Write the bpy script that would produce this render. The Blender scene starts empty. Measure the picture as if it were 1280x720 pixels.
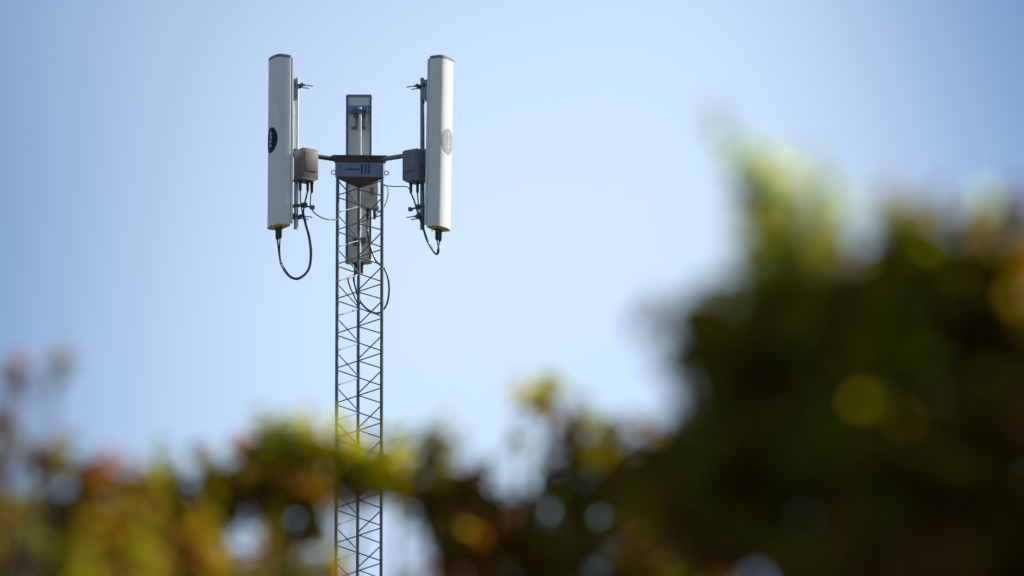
import bpy, math, random
from mathutils import Vector, Matrix, Euler
R = math.radians
random.seed(11)
scene = bpy.context.scene
col = scene.collection

# ------------------------------------------------------------------ camera, sky, sun, exposure
PITCH, ROLL, LENS, EYE = 12.8, -0.15, 200.0, 1.6
cam_d = bpy.data.cameras.new('camera'); cam = bpy.data.objects.new('camera', cam_d); col.objects.link(cam)
cam_d.lens = LENS; cam_d.sensor_width = 36; cam_d.clip_start = 0.1; cam_d.clip_end = 6000
cam.location = (0, 0, EYE)
CAMROT = Matrix.Rotation(R(90 + PITCH), 3, 'X') @ Matrix.Rotation(R(ROLL), 3, 'Z')
cam.rotation_euler = CAMROT.to_euler()
cam_d.dof.use_dof = True; cam_d.dof.focus_distance = 71.2; cam_d.dof.aperture_fstop = 2.8
cam_d.dof.aperture_blades = 0
scene.camera = cam

SUN_EL, SUN_AZ = 33.0, 25.0            # azimuth measured from +X towards +Y
w = bpy.data.worlds.new('World'); scene.world = w; w.use_nodes = True
nt = w.node_tree; bg = nt.nodes['Background']
sky = nt.nodes.new('ShaderNodeTexSky'); sky.sky_type = 'NISHITA'; sky.sun_disc = False
sky.sun_elevation = R(SUN_EL); sky.sun_rotation = R(90 - SUN_AZ)
sky.altitude = 1200; sky.air_density = 0.8; sky.dust_density = 0.0; sky.ozone_density = 3.6
# added veil: noise whitens the clear sky mid-view, imitating a lens's darker corners
tc = nt.nodes.new('ShaderNodeTexCoord'); mp = nt.nodes.new('ShaderNodeMapping')
mp.inputs['Location'].default_value = (-9.60817613980514, -1.4257626840284274, -16.126013994618553)
ns = nt.nodes.new('ShaderNodeTexNoise'); ns.inputs['Scale'].default_value = 5.0; ns.inputs['Detail'].default_value = 0.6
ramp = nt.nodes.new('ShaderNodeMapRange'); ramp.interpolation_type = 'SMOOTHSTEP'
ramp.inputs['From Min'].default_value = 0.38; ramp.inputs['From Max'].default_value = 0.84
ramp.inputs['To Min'].default_value = 0.0; ramp.inputs['To Max'].default_value = 0.82
mix = nt.nodes.new('ShaderNodeMix'); mix.data_type = 'RGBA'
mix.inputs['B'].default_value = (6.7, 8.25, 10.1, 1)
L = nt.links.new
L(tc.outputs['Generated'], mp.inputs['Vector']); L(mp.outputs[0], ns.inputs['Vector'])
L(ns.outputs['Fac'], ramp.inputs['Value']); L(ramp.outputs[0], mix.inputs['Factor'])
L(sky.outputs[0], mix.inputs['A']); L(mix.outputs['Result'], bg.inputs['Color'])
bg.inputs['Strength'].default_value = 0.080

sd = bpy.data.lights.new('sun', 'SUN'); sun = bpy.data.objects.new('sun', sd); col.objects.link(sun)
sd.energy = 5.0; sd.angle = R(0.5); sd.color = (1, 0.95, 0.87)
ce = math.cos(R(SUN_EL))
SUN = Vector((ce*math.cos(R(SUN_AZ)), ce*math.sin(R(SUN_AZ)), math.sin(R(SUN_EL))))
sun.rotation_euler = SUN.to_track_quat('Z', 'Y').to_euler(); sun.location = (20, 10, 40)

scene.view_settings.view_transform = 'Standard'; scene.view_settings.look = 'None'
scene.view_settings.gamma = 1; scene.view_settings.exposure = 0.55
scene.view_settings.use_curve_mapping = False
scene.render.engine = 'CYCLES'
scene.cycles.use_denoising = True
scene.cycles.max_bounces = 8; scene.cycles.transmission_bounces = 6; scene.cycles.diffuse_bounces = 5
scene.render.film_transparent = False

FPX = LENS/36*1280
def ray(px, py):
    return (CAMROT @ Vector(((px-640)/FPX, (360-py)/FPX, -1)))
def at(px, py, Y):
    """point on the upright plane y = Y seen at a place of the 1280x720 photograph"""
    d = ray(px, py); return Vector((0, 0, EYE)) + d*(Y/d.y)

# ------------------------------------------------------------------ helpers
class MB:
    def __init__(s): s.v = []; s.f = []; s.m = []
    def add(s, vs, fs, mi=0):
        o = len(s.v); s.v += [Vector(v) for v in vs]; s.f += [tuple(i+o for i in f) for f in fs]; s.m += [mi]*len(fs)
    def tube(s, pts, r, n=8, caps=True):
        pts = [Vector(p) for p in pts]; k = len(pts)
        rs = r if isinstance(r, (list, tuple)) else [r]*k
        vs = []; ref = None
        for i, p in enumerate(pts):
            t = (pts[min(i+1, k-1)] - pts[max(i-1, 0)]).normalized()
            if ref is None:
                ref = Vector((0, 0, 1)) if abs(t.z) < .9 else Vector((1, 0, 0))
            a = (ref - t*ref.dot(t)).normalized(); ref = a; b = t.cross(a)
            vs += [p + (a*math.cos(2*math.pi*j/n) + b*math.sin(2*math.pi*j/n))*rs[i] for j in range(n)]
        fs = [(i*n+j, i*n+(j+1) % n, (i+1)*n+(j+1) % n, (i+1)*n+j) for i in range(k-1) for j in range(n)]
        if caps: fs += [tuple(range(n))[::-1], tuple(range((k-1)*n, k*n))]
        s.add(vs, fs)
    def box(s, c, size, M=None, bev=0.0):
        """box with chamfered edges, centre c, in the frame M (3x3)"""
        M = M or Matrix.Identity(3); c = Vector(c); hx, hy, hz = [d/2 for d in size]
        b = min(bev, hx*.9, hy*.9, hz*.9)
        if b <= 0:
            vs = [c + M @ Vector((x*hx, y*hy, z*hz)) for x in (-1, 1) for y in (-1, 1) for z in (-1, 1)]
            s.add(vs, [(0, 1, 3, 2), (4, 6, 7, 5), (0, 4, 5, 1), (2, 3, 7, 6), (0, 2, 6, 4), (1, 5, 7, 3)]); return
        import bmesh
        bm = bmesh.new(); bmesh.ops.create_cube(bm, size=1)
        for v in bm.verts: v.co = Vector((v.co.x*2*hx, v.co.y*2*hy, v.co.z*2*hz))
        bmesh.ops.bevel(bm, geom=bm.edges[:], offset=b, segments=2, affect='EDGES', profile=0.6)
        bm.verts.index_update()
        s.add([c + M @ v.co for v in bm.verts], [tuple(v.index for v in f.verts) for f in bm.faces]); bm.free()
    def prism(s, poly, z0, z1, M=None, o=(0, 0, 0), inset=0.0):
        M = M or Matrix.Identity(3); o = Vector(o); n = len(poly)
        vs = [o + M @ Vector((x, y, z)) for z in (z0, z1) for x, y in poly]
        s.add(vs, [tuple(range(n))[::-1], tuple(range(n, 2*n))] + [(i, (i+1) % n, n+(i+1) % n, n+i) for i in range(n)])
    def torus(s, c, Rr, r, ax='y', M=None, n=20, k=8):
        c = Vector(c); M = M or Matrix.Identity(3); vs = []
        for i in range(n):
            a = 2*math.pi*i/n
            for j in range(k):
                b = 2*math.pi*j/k; q = Rr + r*math.cos(b)
                vs.append(c + M @ Vector((q*math.cos(a), r*math.sin(b), q*math.sin(a))))
        s.add(vs, [(i*k+j, i*k+(j+1) % k, ((i+1) % n)*k+(j+1) % k, ((i+1) % n)*k+j) for i in range(n) for j in range(k)])
    def build(s, name, mat, parent=None, smooth=40, origin=None):
        o = Vector(origin) if origin is not None else Vector((0, 0, 0))
        if parent is not None and origin is None: o = parent.matrix_world.translation.copy() if False else Vector(parent['base'])
        me = bpy.data.meshes.new(name); me.from_pydata([v - o for v in s.v], [], s.f); me.update()
        for m in (mat if isinstance(mat, list) else [mat]): me.materials.append(m)
        if isinstance(mat, list): me.polygons.foreach_set('material_index', s.m)
        import bmesh
        bm = bmesh.new(); bm.from_mesh(me); bmesh.ops.recalc_face_normals(bm, faces=bm.faces[:]); bm.to_mesh(me); bm.free()
        if smooth:
            me.set_sharp_from_angle(angle=R(smooth)); me.polygons.foreach_set('use_smooth', [True]*len(me.polygons))
        ob = bpy.data.objects.new(name, me); col.objects.link(ob)
        if parent is not None:
            ob.parent = parent; ob['base'] = parent['base']
        else:
            ob.location = o; ob['base'] = tuple(o)
        return ob

def thing(name, label, cat, base, group=None):
    o = bpy.data.objects.new(name, None); col.objects.link(o); o.location = base; o['base'] = tuple(base)
    o.empty_display_size = .2
    o['label'] = label; o['category'] = cat
    if group: o['group'] = group
    return o
def tag(o, label, cat, group=None):
    o['label'] = label; o['category'] = cat
    if group: o['group'] = group
    return o
def smooth_path(pts, n=8):
    pts = [Vector(p) for p in pts]; out = []
    P = [pts[0]*2-pts[1]] + pts + [pts[-1]*2-pts[-2]]
    for i in range(1, len(P)-2):
        a, b, c, d = P[i-1:i+3]
        for k in range(n):
            t = k/n
            out.append(.5*((2*b) + (c-a)*t + (2*a-5*b+4*c-d)*t*t + (3*b-a-3*c+d)*t**3))
    out.append(pts[-1]); return out
def rz(a): return Matrix.Rotation(a, 3, 'Z')

# ------------------------------------------------------------------ materials
def mat(name, base, rough=.5, metal=0.0, var=.12, scale=6.0, bump=0.0, spec=.5, stain=None):
    m = bpy.data.materials.new(name); m.use_nodes = True; t = m.node_tree; b = t.nodes['Principled BSDF']
    c = t.nodes.new('ShaderNodeTexCoord'); n = t.nodes.new('ShaderNodeTexNoise')
    n.inputs['Scale'].default_value = scale; n.inputs['Detail'].default_value = 5
    t.links.new(c.outputs['Object'], n.inputs['Vector'])
    r = t.nodes.new('ShaderNodeValToRGB'); lo = tuple(x*(1-var) for x in base); hi = tuple(min(1, x*(1+var)) for x in base)
    r.color_ramp.elements[0].position = .3; r.color_ramp.elements[1].position = .7
    r.color_ramp.elements[0].color = (*(stain or lo), 1); r.color_ramp.elements[1].color = (*hi, 1)
    t.links.new(n.outputs['Fac'], r.inputs['Fac']); t.links.new(r.outputs[0], b.inputs['Base Color'])
    b.inputs['Roughness'].default_value = rough; b.inputs['Metallic'].default_value = metal
    b.inputs['Specular IOR Level'].default_value = spec
    if bump:
        bp = t.nodes.new('ShaderNodeBump'); bp.inputs['Strength'].default_value = bump; bp.inputs['Distance'].default_value = .01
        t.links.new(n.outputs['Fac'], bp.inputs['Height']); t.links.new(bp.outputs[0], b.inputs['Normal'])
    return m
M_RADOME = mat('radome_white', (.66, .65, .62), .42, var=.03, stain=(.62, .612, .59), scale=3)
tn = M_RADOME.node_tree
mpn = tn.nodes.new('ShaderNodeMapping'); mpn.inputs['Scale'].default_value = (9, 9, .55)
tcn = [n for n in tn.nodes if n.type == 'TEX_COORD'][0]; nzn = [n for n in tn.nodes if n.type == 'TEX_NOISE'][0]
tn.links.new(tcn.outputs['Object'], mpn.inputs['Vector']); tn.links.new(mpn.outputs[0], nzn.inputs['Vector'])
M_BACK = mat('antenna_back_grey', (.56, .57, .53), .5, .05, var=.08, scale=8)
M_EDGE = mat('antenna_edge_alloy', (.12, .14, .17), .4, .6)
M_CAP = mat('cap_grey_plastic', (.16, .17, .18), .5)
M_CAP_BOUNCE = mat('cap_bounce_tan', (.62, .44, .24), .6, var=.15, scale=14)  # warm light bounced off the ground, put into the cap's colour
M_STEEL = mat('galvanised_steel', (.17, .20, .24), .45, .55, var=.25, scale=25)
M_LEG = mat('dark_galvanised_steel', (.115, .14, .17), .55, .3, var=.3, scale=12)
M_ROD = mat('brace_rod_steel', (.13, .15, .17), .6, .2, var=.3, scale=20)
M_COLLAR = mat('collar_painted_steel', (.16, .20, .28), .45, .45, var=.15, scale=7)
M_PLATE = mat('plate_weathered_steel', (.07, .065, .065), .6, .3, var=.3, scale=9)
M_POLE = mat('bright_galvanised_pipe', (.55, .57, .56), .4, .35, var=.12, scale=18)
M_BOXL = mat('radio_box_warm_grey', (.19, .15, .138), .55, var=.1, scale=9)
M_BOXD = mat('radio_box_dark_grey', (.13, .13, .17), .5, var=.12, scale=9)
M_BOXW = mat('radio_box_pale_grey', (.50, .50, .47), .5, var=.08, scale=9)
M_FIN = mat('cooling_fin_grey', (.20, .19, .19), .5, .2)
M_RUB = mat('black_rubber', (.015, .016, .02), .45, var=.2, scale=20)
M_CABLE = mat('black_cable_sheath', (.03, .04, .05), .35, var=.2, scale=20)
M_CABLE2 = mat('grey_green_earth_cable', (.10, .14, .12), .45)
M_NAVY = mat('navy_vinyl', (.004, .008, .022), .5, var=.2, spec=.12)
M_NAVY_LIT = mat('navy_vinyl_sunlit', (.30, .29, .30), .45, var=.1)  # sunlit copy of the navy vinyl, with the glint put into its colour
M_WHITE = mat('white_vinyl', (.75, .78, .8), .4)
M_RED = mat('orange_red_sticker', (.55, .09, .03), .5)
M_BLUE = mat('blue_strap', (.10, .22, .48), .5, var=.15)
M_PLAQUE = mat('plaque_dark_ink', (.03, .035, .05), .6)
M_CONC = mat('concrete', (.38, .37, .34), .85, var=.2, scale=4, bump=.3)
M_BARK = mat('bark', (.10, .07, .05), .9, var=.4, scale=18, bump=.8)
M_TWIG = mat('twig_bark', (.16, .10, .07), .85, var=.3, scale=20)

# leaves: each leaf has its own pigment in a colour attribute; light also passes through
M_LEAF = bpy.data.materials.new('leaf'); M_LEAF.use_nodes = True
t = M_LEAF.node_tree; b = t.nodes['Principled BSDF']; out = t.nodes['Material Output']
at_ = t.nodes.new('ShaderNodeAttribute'); at_.attribute_name = 'pigment'
tr = t.nodes.new('ShaderNodeBsdfTranslucent'); mx = t.nodes.new('ShaderNodeMixShader'); mx.inputs[0].default_value = .58
hs = t.nodes.new('ShaderNodeHueSaturation'); hs.inputs['Saturation'].default_value = 1.1; hs.inputs['Value'].default_value = 2.2
t.links.new(at_.outputs['Color'], b.inputs['Base Color']); t.links.new(at_.outputs['Color'], hs.inputs['Color'])
t.links.new(hs.outputs[0], tr.inputs['Color'])
b.inputs['Roughness'].default_value = .42; b.inputs['Specular IOR Level'].default_value = .15
t.links.new(b.outputs[0], mx.inputs[1]); t.links.new(tr.outputs[0], mx.inputs[2]); t.links.new(mx.outputs[0], out.inputs['Surface'])

# ------------------------------------------------------------------ ground
M_GROUND = bpy.data.materials.new('dry_grass_ground'); M_GROUND.use_nodes = True
t = M_GROUND.node_tree; b = t.nodes['Principled BSDF']; c = t.nodes.new('ShaderNodeTexCoord')
n1 = t.nodes.new('ShaderNodeTexNoise'); n1.inputs['Scale'].default_value = .35; n1.inputs['Detail'].default_value = 9
n2 = t.nodes.new('ShaderNodeTexNoise'); n2.inputs['Scale'].default_value = 60; n2.inputs['Detail'].default_value = 4
r1 = t.nodes.new('ShaderNodeValToRGB')
r1.color_ramp.elements[0].position = .38; r1.color_ramp.elements[0].color = (.04, .055, .018, 1)
r1.color_ramp.elements[1].position = .62; r1.color_ramp.elements[1].color = (.13, .10, .05, 1)
ad = t.nodes.new('ShaderNodeMath'); ad.operation = 'MULTIPLY_ADD'; ad.inputs[1].default_value = .35; 
t.links.new(c.outputs['Object'], n1.inputs['Vector']); t.links.new(c.outputs['Object'], n2.inputs['Vector'])
t.links.new(n2.outputs['Fac'], ad.inputs[0]); 
sb = t.nodes.new('ShaderNodeMath'); sb.operation = 'SUBTRACT'; sb.inputs[1].default_value = .175
t.links.new(n1.outputs['Fac'], sb.inputs[0]); t.links.new(sb.outputs[0], ad.inputs[2])
t.links.new(ad.outputs[0], r1.inputs['Fac']); t.links.new(r1.outputs[0], b.inputs['Base Color'])
b.inputs['Roughness'].default_value = .95
bp = t.nodes.new('ShaderNodeBump'); bp.inputs['Strength'].default_value = .6; bp.inputs['Distance'].default_value = .05
t.links.new(n2.outputs['Fac'], bp.inputs['Height']); t.links.new(bp.outputs[0], b.inputs['Normal'])
g = MB(); N = 24
xs = [-2500 + 5000*i/N for i in range(N+1)]
g.add([(x, y, 0) for y in xs for x in xs], [(j*(N+1)+i, j*(N+1)+i+1, (j+1)*(N+1)+i+1, (j+1)*(N+1)+i) for j in range(N) for i in range(N)])
go = g.build('ground', M_GROUND); go['kind'] = 'structure'

# ------------------------------------------------------------------ lattice tower
YF = 69.0                                 # upright plane of the tower's near face
S = .556; TW = R(3)
cx = at(448.8, 300, YF).x
YC = YF + S/(2*math.sqrt(3))
TB = Vector((cx, YC, 0))
def zf(py, Y=YF, px=449): return at(px, py, Y).z
LEGS = [TB + rz(TW) @ Vector(p) for p in ((-S/2, -S/(2*math.sqrt(3)), 0), (S/2, -S/(2*math.sqrt(3)), 0), (0, S/math.sqrt(3), 0))]
ZC0, ZC1 = zf(221.5), zf(203.5)           # collar bottom and top
tower = thing('lattice_tower', 'slender triangular steel lattice tower carrying three panel antennas on top', 'tower', TB)
for p in LEGS:
    m = MB(); m.tube([p + Vector((0, 0, .25)), p + Vector((0, 0, ZC0 + .01))], .0215, 14)
    z = 3.0
    while z < ZC0 - 1:                    # flanged joints between the tower's sections
        m.tube([p + Vector((0, 0, z-.02)), p + Vector((0, 0, z+.02))], .03, 12); z += 3.0
    m.build('leg', M_LEG, tower)
PER = abs(zf(461.4) - zf(418.0)); ZN = zf(418.0)
rest = MB()
for fi in range(3):
    A, B = LEGS[fi], LEGS[(fi+1) % 3]
    d = (B - A).normalized(); a = A + d*.012; bb = B - d*.012
    bars = []
    k = 5
    while ZN + (k-1)*PER > .6:
        za, zb0, zb1 = ZN + k*PER, ZN + (k+.5)*PER, ZN + (k-.5)*PER
        if k == 5: za -= 0
        bars.append((Vector((a.x, a.y, za+.018)), Vector((bb.x, bb.y, zb0-.018))))
        bars.append((Vector((a.x, a.y, za-.018)), Vector((bb.x, bb.y, zb1+.018))))
        k -= 1
    cnt = 0
    for p, q in bars:
        if max(p.z, q.z) > ZC0 + .01:     # the bars end at the collar
            lo, hi = (p, q) if p.z < q.z else (q, p)
            if lo.z > ZC0 - .05: continue
            hi = lo + (hi-lo)*((ZC0-lo.z)/(hi.z-lo.z)); p, q = lo, hi
        if cnt < 33:
            m = MB(); m.tube([p, q], .0078, 8); m.build('brace', M_ROD, tower)
        else: rest.tube([p, q], .0078, 6)
        cnt += 1
ro = rest.build('brace', M_ROD, tower); ro['kind'] = 'stuff'
# head: triangular collar around the legs, a wider plate over it, lifting eyes
def tri(off, cut=.0):
    """triangle round the legs, pushed out by off, corners cut back"""
    c0 = [Vector((0, 0, 0))]
    pts = []
    Rr = S/math.sqrt(3) + off*2
    for ang in (210, 330, 90):
        c = Vector((math.cos(R(ang)), math.sin(R(ang)), 0))*Rr
        s_ = Vector((-math.sin(R(ang)), math.cos(R(ang)), 0))
        inn = c - c.normalized()*cut
        wd = cut*math.tan(R(30))
        pts += [(inn - s_*wd)[:2], (inn + s_*wd)[:2]]
    return pts
Z = rz(TW)
m = MB(); P = tri(.03, .035); Pi = tri(.022, .035); n6 = len(P)
m.prism(P, ZC0, ZC1, Z, TB)
m.build('collar', M_COLLAR, tower)
m = MB(); m.prism(tri(.024, .035), ZC0-.012, ZC0+.002, Z, TB); m.build('underside_shade_plate', M_PLATE, tower)  # added dark plate; the underside's shade is put into its colour
ZP = zf(196.5)
m = MB(); P2 = tri(.062, .045)
m.prism(P2, ZP-.008, ZP+.012, Z, TB)
# stiffening skirt that slopes from the plate down to the collar
q = tri(.034, .035); p_ = tri(.056, .045)
vs = [TB + Z @ Vector((x, y, ZC1-.004)) for x, y in q] + [TB + Z @ Vector((x, y, ZP-.008)) for x, y in p_]
m.add(vs, [(i, (i+1) % 6, 6+(i+1) % 6, 6+i) for i in range(6)] + [tuple(range(6))[::-1], tuple(range(6, 12))])
m.build('top_plate', M_PLATE, tower)
# data plaque on the collar's near face: a line of worn writing and three stripes
fy = P[1][1] - .0; fy = min(p[1] for p in P)
m = MB()
for x0, wd in ((-.185, .03), (-.145, .05), (-.085, .035), (-.042, .04)):
    m.box(TB + Z @ Vector((x0+wd/2, fy-.003, (ZC0+ZC1)/2)), (wd, .004, .022), Z)
m.build('nameplate_lettering', M_PLAQUE, tower)
m = MB()
for x0, wd in ((.012, .022), (.062, .014), (.098, .022)):
    m.box(TB + Z @ Vector((x0+wd/2, fy-.004, (ZC0+ZC1)/2+.005)), (wd, .006, .13), Z)
m.build('cable_strap', M_PLAQUE, tower)
for x0 in (-.255, .255):
    for zz in (.045, .14):
        m = MB(); q = TB + Z @ Vector((x0, fy, 0)); q.z = ZC0 + zz
        m.tube([q, q + Z @ Vector((0, -.012, 0))], .012, 6); m.build('bolt', M_STEEL, tower, 0)
for ang in (210, 330, 90):
    d = Vector((math.cos(R(ang)), math.sin(R(ang)), 0)); c = TB + Z @ (d*(S/math.sqrt(3) + .062)) + Vector((0, 0, ZC0+.05))
    m = MB(); m.torus(c, .026, .006, M=rz(R(ang+3)) if ang == 90 else Matrix.Identity(3)); m.build('lifting_eye', M_STEEL, tower)

# support arms with upright pipes for the antennas
UP = Vector((0, 0, 1))
RP = .912
DIRS = {'l': Vector((-math.cos(R(30)), -.5, 0)), 'r': Vector((math.cos(R(30)), -.5, 0)), 'b': Vector((0, 1, 0))}
ZARM = (ZP + ZC1)/2 + .005
POLE = {}
for k, d in DIRS.items():
    c = TB + d*RP
    if k == 'l': c.x = at(370.5, 200, c.y).x
    if k == 'r': c.x = at(528.0, 200, c.y).x
    if k == 'b': c.x = at(449.8, 200, c.y).x; c.y = TB.y + RP
    POLE[k] = c
    top = {'l': 97, 'r': 98, 'b': 134}[k]; bot = {'l': 286, 'r': 287, 'b': 322}[k]
    arm = MB(); st = TB + d*.20; arm.tube([Vector((st.x, st.y, ZARM)), Vector((c.x, c.y, ZARM + .01))], .03, 14)
    arm.box(Vector((c.x, c.y, ZARM+.01)), (.10, .10, .09), rz(math.atan2(d.y, d.x)), .01)
    ao = arm.build('support_arm', M_PLATE if k == 'l' else M_STEEL, tower)
    pm = MB(); pm.tube([Vector((c.x, c.y, at(449, bot, c.y).z)), Vector((c.x, c.y, at(449, top, c.y).z))], .021 if k == 'b' else .028, 16)
    pm.build('antenna_pipe', M_STEEL if k == 'r' else M_POLE, ao)
# concrete foot and the cable run fixed inside the tower
m = MB(); m.box(TB + Vector((0, 0, .15)), (1.5, 1.5, .34), rz(TW), .03); m.build('footing', M_CONC, tower)

# ------------------------------------------------------------------ panel antennas
W2, SIDE, BUL = .167, .135, .062
def profile():
    pts = [(-.0, -W2*.93), (.018, -W2)]
    pts += [(SIDE*.93, -W2)]
    for i in range(25):
        a = -math.pi/2 + math.pi*i/24
        ca, sa = math.cos(a), math.sin(a)
        pts.append((SIDE + BUL*abs(ca)**.9, W2*.985*math.copysign(abs(sa)**.95, sa)))
    pts += [(SIDE*.93, W2), (.018, W2), (0, W2*.93)]
    return pts
PROF = profile()
def front_at(y):
    sa = min(.999, abs(y)/(W2*.985))**(1/.95); return SIDE + BUL*math.sqrt(1-sa*sa)**.9
def antenna(k, label, yaw, tilt, cpx, top_py, bot_py, rb, emblem):
    """back-centre column stands rb from the tower's axis"""
    d = DIRS[k]; c = TB + d*rb
    c.x = at(cpx, 180, c.y).x
    zt, zb = at(cpx, top_py, c.y).z, at(cpx, bot_py, c.y).z
    base = Vector((c.x, c.y, zb))
    F = rz(yaw) @ Matrix.Rotation(tilt, 3, 'Y')          # local +x = facing direction
    H = zt - zb
    T = lambda x, y, z: base + F @ Vector((x, y, z))
    a = thing('panel_antenna', label, 'antenna', base, 'panel antennas on the tower')
    n = len(PROF)
    m = MB(); rows = [(.016, 1), (H-.04, 1)]
    vs = [T(x, y, z) for z, s_ in rows for x, y in PROF]
    m.add(vs, [(j*n+i, j*n+(i+1) % n, (j+1)*n+(i+1) % n, (j+1)*n+i) for j in range(len(rows)-1) for i in range(n)])
    rad = m.build('radome', M_RADOME, a, 25)
    for nm, z0, z1, mt in (('bottom_cap', 0, .017, M_CAP_BOUNCE), ('top_cap', H-.041, H, M_CAP)):
        m = MB(); g = 1.012; lo, hi = (.93, g) if nm == 'bottom_cap' else (g, .95)
        zs = [(z0, lo), (z0+(.006 if lo < 1 else .0), g), (z1-(.0 if hi >= 1 else .01), g), (z1, hi)]
        vs = [T((x-SIDE/2)*s_+SIDE/2, y*s_, z) for z, s_ in zs for x, y in PROF]
        m.add(vs, [(j*n+i, j*n+(i+1) % n, (j+1)*n+(i+1) % n, (j+1)*n+i) for j in range(3) for i in range(n)] +
              [tuple(range(n))[::-1], tuple(range(3*n, 4*n))])
        m.build(nm, mt, a, 30)
    # reflector tray on the back, with folded edges
    m = MB()
    m.box(T(-.008, 0, H/2), (.012, W2*1.72, H-.10), F)
    bk = m.build('back_panel', M_BACK, a)
    for s_ in (-1, 1):
        m = MB(); m.box(T(-.014, s_*W2*.90, H/2), (.03, .026, H-.07), F, .004); m.build('edge_rail', M_EDGE if k == 'b' else M_POLE, a)
    # emblem on the front
    if emblem:
        zc, ew, eh = H*emblem[0], .135, .165
        m = MB(); NR, NA = 10, 40; vs = [T(front_at(0)+.003, 0, zc)]
        for i in range(1, NR+1):
            for j in range(NA):
                an = 2*math.pi*j/NA; y = ew*i/NR*math.cos(an); z = eh*i/NR*math.sin(an)
                vs.append(T(front_at(y)+.003, y, zc+z))
        fs = [(0, 1+j, 1+(j+1) % NA) for j in range(NA)]
        for i in range(NR-1):
            fs += [(1+i*NA+j, 1+(i+1)*NA+j, 1+(i+1)*NA+(j+1) % NA, 1+i*NA+(j+1) % NA) for j in range(NA)]
        m.add(vs, fs); em = m.build('emblem', M_NAVY if k == 'l' else M_NAVY_LIT, rad, 60)
        m = MB()
        def stroke(y0, z0, y1, z1, th=.009):
            dy, dz = y1-y0, z1-z0; l = math.hypot(dy, dz); ny, nz = -dz/l*th/2, dy/l*th/2
            q = [(y0+ny, z0+nz), (y1+ny, z1+nz), (y1-ny, z1-nz), (y0-ny, z0-nz)]
            m.add([T(front_at(y)+.006, y, zc+z) for y, z in q], [(0, 1, 2, 3)])
        # a column of lettering turned on its side, too worn and small to be read in the photograph
        for gz, gl in ((.085, 'a'), (.035, 'b'), (-.015, 'a'), (-.065, 'c')):
            wv = .020
            if gl in 'ab': stroke(-wv, gz+.014, wv, gz+.014); stroke(-wv, gz-.012, wv, gz-.012)
            if gl in 'ac': stroke(-wv, gz-.017, -wv, gz+.019)
            if gl in 'b': stroke(wv, gz-.017, wv, gz+.019)
            if gl == 'c': stroke(-wv, gz-.012, wv, gz-.012, .013); stroke(-wv, gz+.014, 0, gz+.0, .011)
        lt = m.build('emblem_lettering', M_WHITE, rad, 0)
    # two connectors under the bottom cap
    cons = []
    for y in (-.035, .035):
        m = MB(); x = SIDE*.62
        m.tube([T(x, y, .002), T(x, y, -.012), T(x, y, -.0121), T(x, y, -.125), T(x, y, -.145)], [.028, .028, .026, .024, .014], 12)
        m.build('connector', M_RUB, a); cons.append(T(x, y, -.135))
    m = MB(); m.tube([T(.03, -.07, 0), T(.03, -.07, -.04)], .006, 8); m.build('drain_plug', M_CAP, a)
    # two brackets with clamps round the pipe
    pp = POLE[k]
    for nm, py in (('upper', {'l': 107, 'r': 108, 'b': 140}[k]), ('lower', {'l': 271, 'r': 271, 'b': 300}[k])):
        zb_ = at(cpx, py, pp.y).z
        br = MB(); ph = Vector((pp.x, pp.y, zb_)); s_ = rz(math.atan2(d.y, d.x))
        back = T(-.02, 0, zb_ - zb); back.z = zb_
        mid = (ph + back)/2; ln = (ph-back).length
        dd = (back - ph); Fm = rz(math.atan2(dd.y, dd.x))
        for sy in (-.045, .045):
            hh = .055 if nm == 'lower' else .26; br.box(mid + Fm @ Vector((0, sy, -.0 if nm == 'lower' else -.06)), (max(.04, ln)*(1 if nm == 'lower' else .8), .006, hh), Fm)
        br.box(back, (.012, .15, .10), Fm, .003)
        bo = br.build('mounting_bracket', M_STEEL, a)
        for sx in (-.042, .042):
            m = MB(); m.box(ph + Fm @ Vector((sx, 0, 0)), (.022, .15, .05), Fm, .004)
            m.build('clamp_jaw', M_LEG, bo)
        for sy in (-.062, .062):
            m = MB(); off = Fm @ Vector((-.19, sy, 0)); q0 = ph + Fm @ Vector((.06, sy, 0)); q1 = ph + off
            m.tube([q0, q1], .007, 8); m.tube([ph + Fm @ Vector((-.055, sy, 0)), ph + Fm @ Vector((-.08, sy, 0))], .015, 6)
            m.build('clamp_bolt', M_LEG, bo)
    if k != 'b':
        zq = at(cpx, 257.5, pp.y).z; m = MB(); Fc = rz(math.atan2(-d.y, -d.x)); q = Vector((pp.x, pp.y, zq))
        m.box(q, (.08, .11, .03), Fc, .005); m.box(q + Fc @ Vector((.10, -.05, 0)), (.16, .02, .022), Fc, .003)
        m.box(q + Fc @ Vector((.09, -.05, .01)), (.06, .06, .06), Fc, .008); m.box(q + Fc @ Vector((.20, -.05, -.005)), (.05, .05, .05), Fc, .008)
        m.build('cable_clamp', M_LEG, a)
    return a, T, cons, H
antL, TL, conL, HL = antenna('l', 'white panel antenna with dark navy oval emblem, shaded side towards the camera', R(209), 0, 356.6, 72.3, 285.6, 1.045, (.505,))
antR, TR, conR, HR = antenna('r', 'white panel antenna catching bright sun, slightly leaning, with navy oval emblem coloured pale as if glinting', R(-29), R(1.2), 541.0, 74.0, 287.5, 1.045, (.505,))
antB, TBk, conB, HB = antenna('b', 'panel antenna behind the tower seen from its grey back', R(91), 0, 448.6, 118, 327, 1.03, None)
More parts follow.
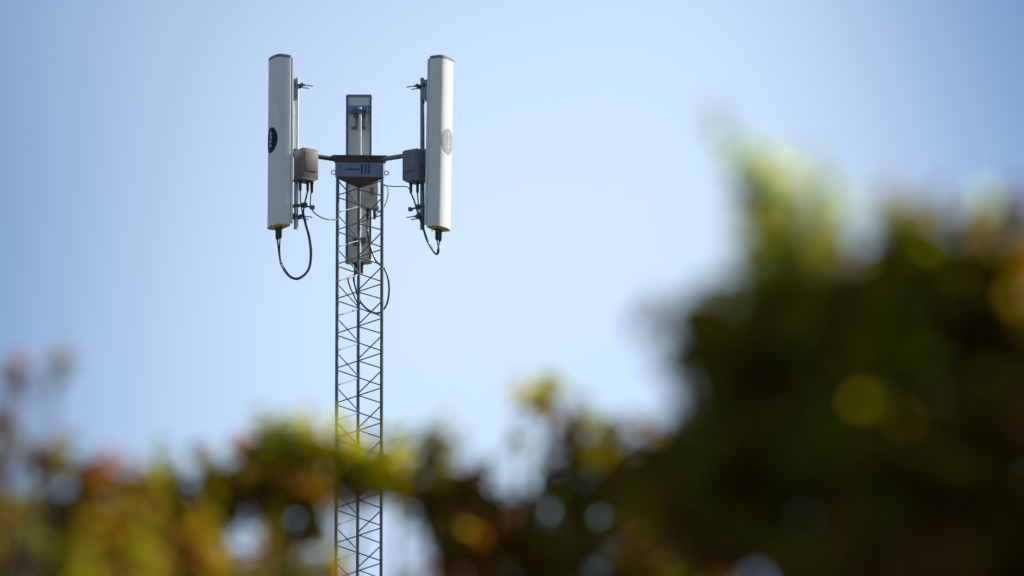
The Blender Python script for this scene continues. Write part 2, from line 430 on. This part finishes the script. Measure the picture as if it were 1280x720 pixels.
# small things on the rear antenna's back
m = MB()
z0 = at(449, 137.5, antB.location.y).z - antB.location.z
Fb = rz(R(91))
m.box(TBk(-.019, 0, z0), (.012, W2*1.70, .11), Fb, .002); m.build('blue_strap', M_BLUE, antB)
for y in (-.085, .085):
    m = MB(); m.box(TBk(-.04, y, z0-.02), (.05, .05, .07), Fb, .006); m.tube([TBk(-.06, y, z0-.02), TBk(-.09, y, z0-.02)], .013, 6); m.build('strap_clamp', M_STEEL, antB)
z1 = at(449, 160.5, antB.location.y).z - antB.location.z
for y in (-.065, .065):
    m = MB(); m.box(TBk(-.026, y, z1), (.02, .06, .035), Fb, .003); m.build('rear_cleat', M_EDGE, antB)
m = MB(); m.tube([TBk(-.05, -.095, z1-.05), TBk(-.05, -.095, z0-.02)], .008, 8); m.build('tilt_rod', M_POLE, antB)

# ------------------------------------------------------------------ radio units on the pipes
def radio(k, label, mbody, centre, yaw, size, fins=True, sticker=False, conns=((-.05, 0), (.03, 0))):
    lx, ly, lz = size; F = rz(yaw); base = centre - Vector((0, 0, lz/2))
    r = thing('radio_unit', label, 'radio unit', base, 'radio units beside the antennas')
    m = MB(); m.box(centre, size, F, .007)
    body = m.build('casing', mbody, r, 30)
    for s_ in (-1, 1):
        m = MB(); m.box(centre + F @ Vector((0, s_*(ly/2+.003), .03)), (lx*.80, .012, lz*.66), F, .004); m.build('side_cover', mbody, r)
    m = MB(); m.box(centre + F @ Vector((lx/2+.002, 0, .07)), (.006, ly*.30, lz*.30), F); m.build('vent_slot', M_FIN, r)
    m = MB(); m.box(centre + Vector((0, 0, lz/2+.004)), (lx*.9, ly*.9, .012), F, .004); m.build('lid', mbody, r)
    m = MB(); m.box(centre + F @ Vector((lx*.12, 0, -lz/2-.008)), (lx*.9, ly*.98, .03), F, .006); m.build('base_plate', mbody, r)
    pts = []
    for cx_, cy_ in conns:
        m = MB(); p = centre + F @ Vector((cx_, cy_, -lz/2-.015))
        m.tube([p, p-UP*.03, p-UP*.0301, p-UP*.12, p-UP*.14], [.022, .022, .019, .018, .011], 12); m.build('connector', M_RUB, r); pts.append(p-UP*.135)
    if sticker:
        m = MB(); m.box(centre + F @ Vector((lx*.16, -ly/2-.010, lz*.08)), (.045, .004, .11), F); m.build('warning_sticker', M_RED, r)
    m = MB(); pp = POLE[k]; q = Vector((pp.x, pp.y, centre.z)); e = centre + (q-centre)*.45
    m.box((q+e)/2, ((q-e).length, .06, .16), rz(math.atan2((q-e).y, (q-e).x)), .004); m.build('pipe_bracket', M_STEEL, r)
    return r, pts
def box_centre(px, py0, py1, Y):
    return Vector((at(px, 200, Y).x, Y, (at(px, py0, Y).z + at(px, py1, Y).z)/2))
YB = POLE['l'].y - .07
radL, cL = radio('l', 'warm grey radio unit on the pipe of the shaded antenna', M_BOXL, box_centre(382.5, 187.5, 226, YB), R(217), (.23, .21, .375), conns=((.085, .0), (.0, .04), (-.09, .0)))
radR, cR = radio('r', 'dark grey radio unit on the pipe of the sunlit leaning antenna', M_BOXD, box_centre(518.5, 188.5, 227, YB), R(-36), (.23, .21, .375), conns=((-.06, .0), (.02, .03)))
YB3 = POLE['b'].y - .14
radB, cB = radio('b', 'pale grey radio unit with orange-red sticker behind the lattice', M_BOXW, box_centre(461.5, 226, 261, YB3), R(2), (.22, .13, .33), sticker=True, conns=((-.02, 0), (.07, 0)))

# ------------------------------------------------------------------ cables
def cable(name, label, paths, r, mt=M_CABLE, cat='cable', group=None):
    m = MB()
    for p in paths: m.tube(smooth_path(p), r, 8)
    o = m.build(name, mt, None, 60, origin=paths[0][0]); return tag(o, label, cat, group)
YL, YR = POLE['l'].y - .06, POLE['r'].y - .06
A = lambda Y, *pts: [at(x, y, Y) for x, y in pts]
G = 'cables hanging from the antennas and radio units'
ya = conL[0].y
cable('feeder_cable', 'thick black cable looping under the shaded antenna, outer of its pair',
      [[conL[0]] + A(YL, (349.0, 318), (352, 332), (362, 346), (374, 348.5), (386, 337), (389.3, 318), (387, 296), (382, 277), (379.5, 262)) + [cL[1]]], .0105, group=G)
cable('feeder_cable', 'thinner black cable just inside the loop under the shaded antenna',
      [[conL[1]] + A(YL+.05, (349.8, 318), (353.5, 332), (363, 345), (374, 347), (385, 336.5), (387.8, 318), (385.5, 296), (380.5, 277), (376, 255)) + [cL[0]]], .0085, group=G)
cable('earth_cable', 'thin grey-green cable sagging from warm grey radio unit to the tower',
      [[cL[2] + UP*.10] + A(YL, (388, 250), (388.5, 258), (393, 266), (403, 272.5), (412, 274.5)) + [LEGS[0] + UP*zf(275)]], .0075, M_CABLE2, group=G)
cable('feeder_cable', 'black cable from dark radio unit dropping into a sharp bend below the sunlit antenna',
      [[cR[0]] + A(YR, (517.5, 250), (522, 266), (527.5, 281), (533, 299), (540, 312), (545.5, 318)) + A(conR[0].y, (548.5, 313)) + [conR[0]]], .0105, group=G)
cable('feeder_cable', 'black cable hugging the pipe beside the dark radio unit',
      [[cR[1]] + A(YR+.05, (522.5, 250), (524, 266), (528.5, 281), (534, 299), (540.5, 311), (545.5, 317.5)) + A(conR[1].y, (547.3, 312)) + [conR[1]]], .0085, group=G)
cable('earth_cable', 'thin straight cable from dark radio unit across to the tower',
      [[cR[0] + UP*.03] + A(YR+.1, (508, 233.2), (496, 233.2), (484, 232.4)) + [LEGS[1] + UP*zf(231)]], .0065, M_CABLE2, group=G)
yb = YC + .2
cable('feeder_cable', 'black cable bending into a wide loop beside the lattice',
      [[conB[0]] + A(YC+.95, (442.5, 346), (444, 358)) + A(yb+.3, (448, 372)) + A(yb, (455, 383), (466, 390.5), (475, 390.5)) + A(yb, (483, 381), (486.3, 365), (485, 348), (479.5, 334.5), (470, 326)) + A(yb, (462, 305), (459, 285)) + [cB[0]]], .0125, group=G)
cable('feeder_cable', 'black cable dropping from the rear antenna to the back leg of the lattice',
      [[conB[1]] + A(YC+.95, (435.5, 348), (438, 360)) + A(YC+.7, (443, 371)) + [LEGS[2] + Vector((.004, .033, zf(392, LEGS[2].y))), LEGS[2] + Vector((.004, .033, zf(470, LEGS[2].y))), LEGS[2] + Vector((.004, .033, .3))]], .0095, group=G)
cable('earth_cable', 'short thin cable curling out past the lattice beside pale radio unit',
      [[LEGS[1] + Vector((-.02, .03, zf(228)))] + A(YC+.3, (483, 232), (485.2, 240), (483.5, 250), (479, 260), (472, 266)) + [cB[1]]], .006, M_CABLE2, group=G)

# ------------------------------------------------------------------ trees in front
GREEN, DARK, OLIVE, YELLOW, RUST, BROWN, PALE = ((.125, .135, .008), (.14, .118, .008), (.15, .14, .009), (.36, .34, .012), (.17, .060, .013), (.115, .055, .016), (.30, .36, .09))
def leaf(vs, fs, cs, c, n, ax, ln, wd, pig):
    n = n.normalized(); ax = (ax - n*ax.dot(n)).normalized(); s_ = n.cross(ax); o = len(vs); h = n*wd*.35
    for tt, ww in ((0, .0), (.28, .8), (.6, 1.0), (1.0, .0)):
        p = c + ax*ln*(tt-.5) - n*ln*.12*(tt-.5)**2*4
        if ww == 0: vs.append(p)
        else: vs += [p - s_*wd*.5*ww + h, p, p + s_*wd*.5*ww + h]
    fs += [(o, o+2, o+1), (o, o+3, o+2), (o+1, o+2, o+5, o+4), (o+2, o+3, o+6, o+5), (o+4, o+5, o+7), (o+5, o+6, o+7)]
    cs += [pig]*8
def rnd_unit():
    while True:
        v = Vector((random.uniform(-1, 1), random.uniform(-1, 1), random.uniform(-1, 1)))
        if .05 < v.length < 1: return v.normalized()
def pick(pal):
    q = random.uniform(0, sum(x[1] for x in pal))
    for c, w_ in pal:
        q -= w_
        if q <= 0: break
    f = random.uniform(.5, 1.7); return (c[0]*f*random.uniform(.85, 1.2), c[1]*f, c[2]*f, 1)
def tree(name, label, base, clumps, fill=None, lsize=(.03, .05), shoots=(), cat='tree', trunk_r=.05):
    """clumps: (centre, (rx, ry, rz), leaves, palette); a limb runs to each, twigs carry the leaves"""
    root = thing(name, label, cat, base)
    vs, fs, cs = [], [], []
    wood = MB(); base = Vector(base)
    top = max(c[0].z for c in clumps)
    mean = sum((c[0] for c in clumps), Vector())/len(clumps)
    fork = Vector((base.x*.6+mean.x*.4, base.y*.6+mean.y*.4, top*.55))
    tp = smooth_path([base - UP*.1, base*.75+fork*.25 + Vector((.03, .02, 0)), base*.4+fork*.6 + Vector((-.03, 0, 0)), fork], 6)
    wood.tube(tp, [trunk_r*(1.25-.6*i/(len(tp)-1)) for i in range(len(tp))], 10)
    for ci, (c, rad, n, pal) in enumerate(clumps):
        mid = fork*.45 + c*.55 + Vector((random.uniform(-.08, .08), random.uniform(-.08, .08), -.06))
        st = tp[random.randint(len(tp)*2//3, len(tp)-1)]
        lp = smooth_path([st, mid, c - UP*rad[2]*.3], 6)
        wood.tube(lp, [trunk_r*.38*(1-.75*i/(len(lp)-1)) for i in range(len(lp))], 7)
        done = 0
        while done < n:                       # a sprig: a twig with leaves along it
            d = rnd_unit(); q = random.random()**.45
            p = c + Vector((d.x*rad[0], d.y*rad[1], d.z*rad[2]))*q
            out_ = (d + UP*.5 + rnd_unit()*.6).normalized()
            ns_ = random.randint(5, 9); L_ = ns_*lsize[0]*.30
            if done % 3 == 0: wood.tube([p - out_*L_*.7, p + out_*L_*.5], [.0035, .0012], 4, False)
            pp_ = pick(pal)
            for i in range(ns_):
                a = p + out_*L_*(i/(ns_-1)-.5)
                side = (rnd_unit() + out_*.35).normalized()
                ln = random.uniform(*lsize); pg = pick(pal) if random.random() < .35 else tuple(x*random.uniform(.8, 1.2) for x in pp_[:3]) + (1,)
                leaf(vs, fs, cs, a + side*ln*.5, (rnd_unit() + UP*.8), side, ln, ln*random.uniform(.38, .55), pg)
            done += ns_
    for pts, n, pal, lr in shoots:            # upright young shoots: a stem with leaves set along it
        sp = smooth_path(pts, 10)
        wood.tube(sp, [.006*(1-.75*i/(len(sp)-1)) for i in range(len(sp))], 5, False)
        for i in range(n):
            tt = random.random(); a = sp[int(tt*(len(sp)-1))]
            side = (rnd_unit() + UP*.5).normalized(); ln = random.uniform(*lr)
            leaf(vs, fs, cs, a + side*ln*.6, rnd_unit() + UP*.4, side, ln, ln*.42, pick(pal))
    wood.build('trunk', M_BARK, root, 50)
    me = bpy.data.meshes.new('crown'); o = Vector(root['base']); me.from_pydata([v-o for v in vs], [], fs); me.update()
    ca = me.color_attributes.new('pigment', 'FLOAT_COLOR', 'POINT'); ca.data.foreach_set('color', [x for c_ in cs for x in c_])
    me.materials.append(M_LEAF); me.polygons.foreach_set('use_smooth', [True]*len(me.polygons))
    ob = bpy.data.objects.new('crown', me); col.objects.link(ob); ob.parent = root
    return root
DENS = 1.0
def C(px, py, Y, rx, ry, n, pal, dep=None):
    """clump: centre and half sizes given in photograph pixels at depth Y, turned into metres"""
    k = Y/math.cos(R(PITCH))/FPX
    return (at(px, py, Y), (rx*k, (dep or (rx+ry)*.5*k), ry*k), int(n*DENS), pal)
def filler(base, z0, z1, r, n, pal, k=9):
    o = []
    for i in range(k):
        a = 2.4*i; z = z0 + (z1-z0)*i/(k-1)
        o.append((Vector((base[0] + r*.55*math.cos(a), base[1] + r*.55*math.sin(a), z)), (r*.6, r*.6, (z1-z0)/k*1.1), n//k, pal))
    return o
pDark = ((GREEN, 2.6), (DARK, 4.5), (OLIVE, 1.6), (BROWN, 3.2), (RUST, 1.2))
pMid = ((GREEN, 3), (OLIVE, 2.2), (DARK, 2), (RUST, 1.6), (BROWN, 2.2), (YELLOW, .1))
pRust = ((RUST, 4), (BROWN, 3), (OLIVE, 1), (GREEN, .8))
pYel = ((YELLOW, 4), (OLIVE, 3), (GREEN, 1.5), (RUST, .3))
pPale = ((PALE, 3), (YELLOW, 2.5), (OLIVE, 1.2))

DENS = .62
# the large dark tree on the right of the view
Y1 = 7.2
b1 = (at(1380, 700, Y1+.15).x, Y1+.45, 0)
cl = [C(930, 440, Y1, 75, 75, 420, pMid), C(1010, 420, Y1+.1, 95, 85, 650, pMid + pDark), C(1130, 410, Y1, 100, 100, 750, pDark), C(1240, 400, Y1+.05, 90, 90, 650, pDark),
      C(960, 560, Y1+.05, 110, 90, 800, pDark), C(1080, 560, Y1, 120, 110, 1000, pDark), C(1220, 540, Y1+.05, 120, 110, 1000, pDark),
      C(900, 660, Y1+.1, 100, 75, 550, pDark), C(1030, 690, Y1, 120, 80, 600, pMid), C(1180, 690, Y1+.05, 120, 80, 800, pDark + ((BROWN, 9), (RUST, 1))), C(1080, 720, Y1-.1, 90, 35, 160, pDark + ((BROWN, 5),)),
      C(1130, 325, Y1, 24, 60, 190, pRust + pDark), C(1132, 285, Y1, 14, 25, 40, pRust), C(1190, 335, Y1, 45, 45, 90, pPale + pDark), C(1265, 335, Y1, 40, 50, 240, pMid), C(866, 412, Y1, 32, 32, 110, pYel + pMid), C(895, 500, Y1, 40, 50, 130, pMid), C(860, 590, Y1, 60, 50, 180, pMid),
      C(985, 325, Y1+.1, 60, 50, 110, pYel + pMid), C(1360, 480, Y1+.1, 130, 160, 1000, pDark), C(1480, 620, Y1+.2, 150, 160, 900, pDark),
      C(1330, 720, Y1, 150, 130, 800, pDark), C(1650, 520, Y1+.2, 170, 170, 1300, pDark), C(1800, 640, Y1+.3, 180, 170, 1300, pMid), C(1560, 760, Y1, 180, 170, 1300, pDark),
      C(1960, 760, Y1+.3, 170, 160, 1200, pMid), C(1250, 560, Y1+.9, 280, 200, 1500, pDark), C(1650, 620, Y1+.9, 260, 200, 1500, pDark)]
cl += filler(b1, .9, at(0, 830, Y1).z, .85, 9000, pDark, 12)
sh = []
for (x0, y0, x1, y1, n) in ((955, 380, 890, 120, 26), (975, 370, 925, 165, 34), (1000, 370, 960, 195, 36), (1020, 380, 1000, 215, 36), (1030, 390, 1035, 240, 30), (1010, 400, 985, 250, 34),
                            (940, 380, 925, 230, 22), (970, 390, 950, 240, 26), (1200, 360, 1165, 225, 6), (1270, 350, 1268, 245, 10)):
    sh.append(([at(x0, y0, Y1+.05), at((x0+x1)/2+8, (y0+y1)/2, Y1+.03), at(x1, y1, Y1)], n, pPale if x0 < 1100 else pRust, (.030, .046)))
tree('tree', 'large dark dense tree with pale young shoots rising from its top', b1, cl, lsize=(.036, .056), shoots=sh, trunk_r=.06)

DENS = 1.25
Y2 = 11.4
b2 = (at(700, 700, Y2).x, Y2+.2, 0)
cl = [C(682, 500, Y2, 30, 26, 60, pYel), C(715, 545, Y2, 38, 38, 110, pMid), C(760, 590, Y2+.1, 55, 45, 300, pDark), C(820, 580, Y2, 50, 50, 260, pDark),
      C(700, 620, Y2+.1, 50, 35, 150, pMid), C(800, 660, Y2, 90, 60, 550, pDark), C(690, 680, Y2, 70, 45, 300, pMid), C(600, 695, Y2-.1, 65, 42, 330, pRust),
      C(545, 570, Y2, 30, 40, 70, pYel + pMid), C(585, 600, Y2, 28, 50, 95, pRust + pYel), C(575, 645, Y2, 40, 25, 110, pMid), C(520, 590, Y2, 38, 36, 95, pYel + pMid), C(550, 650, Y2, 34, 24, 110, pMid + pRust), C(615, 640, Y2, 32, 24, 90, pMid), C(555, 620, Y2, 36, 28, 80, pRust + pYel), C(640, 655, Y2, 45, 22, 100, pMid),
      C(880, 640, Y2+.1, 70, 70, 450, pDark), C(820, 735, Y2, 90, 40, 420, pMid + pRust), C(690, 735, Y2, 80, 35, 300, pMid), C(650, 530, Y2, 14, 40, 10, pPale)]
cl += filler(b2, 1.0, at(0, 790, Y2).z, .8, 7000, pMid, 12)
tree('tree', 'mixed green and rusty tree whose narrow leafy tip rises above a gap of sky', b2, cl, lsize=(.028, .046))

DENS = 1.7
Y3 = 12.0
b3 = (at(370, 700, Y3).x, Y3+.3, 0)
cl = [C(400, 562, Y3, 72, 34, 200, pYel), C(465, 572, Y3, 45, 28, 95, pYel), C(345, 570, Y3, 50, 40, 210, pYel + pYel + pMid), C(280, 600, Y3+.1, 50, 30, 170, pMid), C(250, 640, Y3, 50, 35, 160, pMid),
      C(430, 600, Y3+.05, 75, 24, 150, pMid + pRust), C(350, 620, Y3-.1, 65, 28, 220, pRust + pMid), C(500, 610, Y3, 35, 22, 70, pYel + pRust), C(200, 640, Y3+.1, 45, 40, 160, pRust + pMid),
      C(350, 680, Y3, 28, 55, 130, pRust), C(240, 740, Y3, 80, 40, 260, pMid), C(230, 690, Y3, 45, 40, 170, pMid), C(410, 712, Y3, 30, 24, 60, pRust), C(385, 655, Y3, 35, 22, 60, pMid),
      C(196, 600, Y3, 25, 26, 22, pPale + pMid), C(300, 735, Y3, 80, 22, 120, pMid), C(560, 740, Y3, 60, 30, 120, pRust)]
cl += filler(b3, 1.0, at(0, 800, Y3).z, .8, 7000, pMid, 12)
tree('tree', 'yellow-green topped tree in front of the tower with rusty lower leaves', b3, cl, lsize=(.028, .046))

Y4 = 11.0
b4 = (at(110, 700, Y4).x, Y4+.25, 0)
cl = [C(60, 575, Y4, 32, 34, 60, pMid + pRust), C(120, 600, Y4, 28, 36, 100, pMid + pRust), C(155, 640, Y4+.1, 42, 45, 230, pRust), C(95, 660, Y4, 45, 40, 260, pDark + pRust),
      C(40, 680, Y4, 65, 45, 420, pDark + pRust), C(150, 700, Y4, 60, 40, 260, pDark + pRust), C(10, 660, Y4+.1, 40, 35, 180, pDark), C(70, 630, Y4, 30, 22, 40, pMid), C(60, 740, Y4, 90, 45, 420, pDark), C(150, 740, Y4, 60, 40, 260, pRust + pMid)]
cl += filler(b4, 1.0, at(0, 790, Y4).z, .6, 5000, pMid, 11)
sh = [([at(75, 700, Y4), at(70, 620, Y4), at(78, 545, Y4)], 16, pMid, (.024, .036))]
tree('tree', 'small rusty brown tree with an uneven top beside a bare twiggy one', b4, cl, lsize=(.026, .042), shoots=sh, trunk_r=.04)

Y5 = 9.6
b5 = (at(-40, 700, Y5).x, Y5+.2, 0)
cl = [C(-25, 600, Y5, 40, 60, 120, pMid), C(-60, 660, Y5, 60, 60, 260, pMid), C(-110, 600, Y5, 60, 80, 260, pMid), C(-140, 700, Y5, 80, 80, 400, pDark), C(-260, 640, Y5+.1, 110, 100, 800, pMid), C(-400, 720, Y5+.1, 120, 100, 800, pDark), C(0, 515, Y5, 8, 42, 20, pRust), C(70, 462, Y5, 8, 9, 5, pMid), C(22, 466, Y5, 9, 14, 8, pRust)]
cl += filler(b5, .9, at(0, 790, Y5).z, .7, 5000, pMid, 11)
sh = []
for (x0, y0, x1, y1, n) in ((-20, 700, 2, 470, 16), (-10, 700, 22, 460, 9), (10, 700, 68, 452, 5), (-10, 690, 8, 560, 12)):
    sh.append(([at(x0, y0, Y5), at((x0*.4+x1*.6)-4, (y0+y1)/2, Y5), at(x1, y1, Y5)], n, pRust + ((PALE, 1),), (.022, .034)))
tree('tree', 'sparse twiggy tree with a few rusty leaves at the tips of bare stems', b5, cl, lsize=(.026, .042), shoots=sh, trunk_r=.035)

for o in bpy.data.objects:
    if 'base' in o: del o['base']
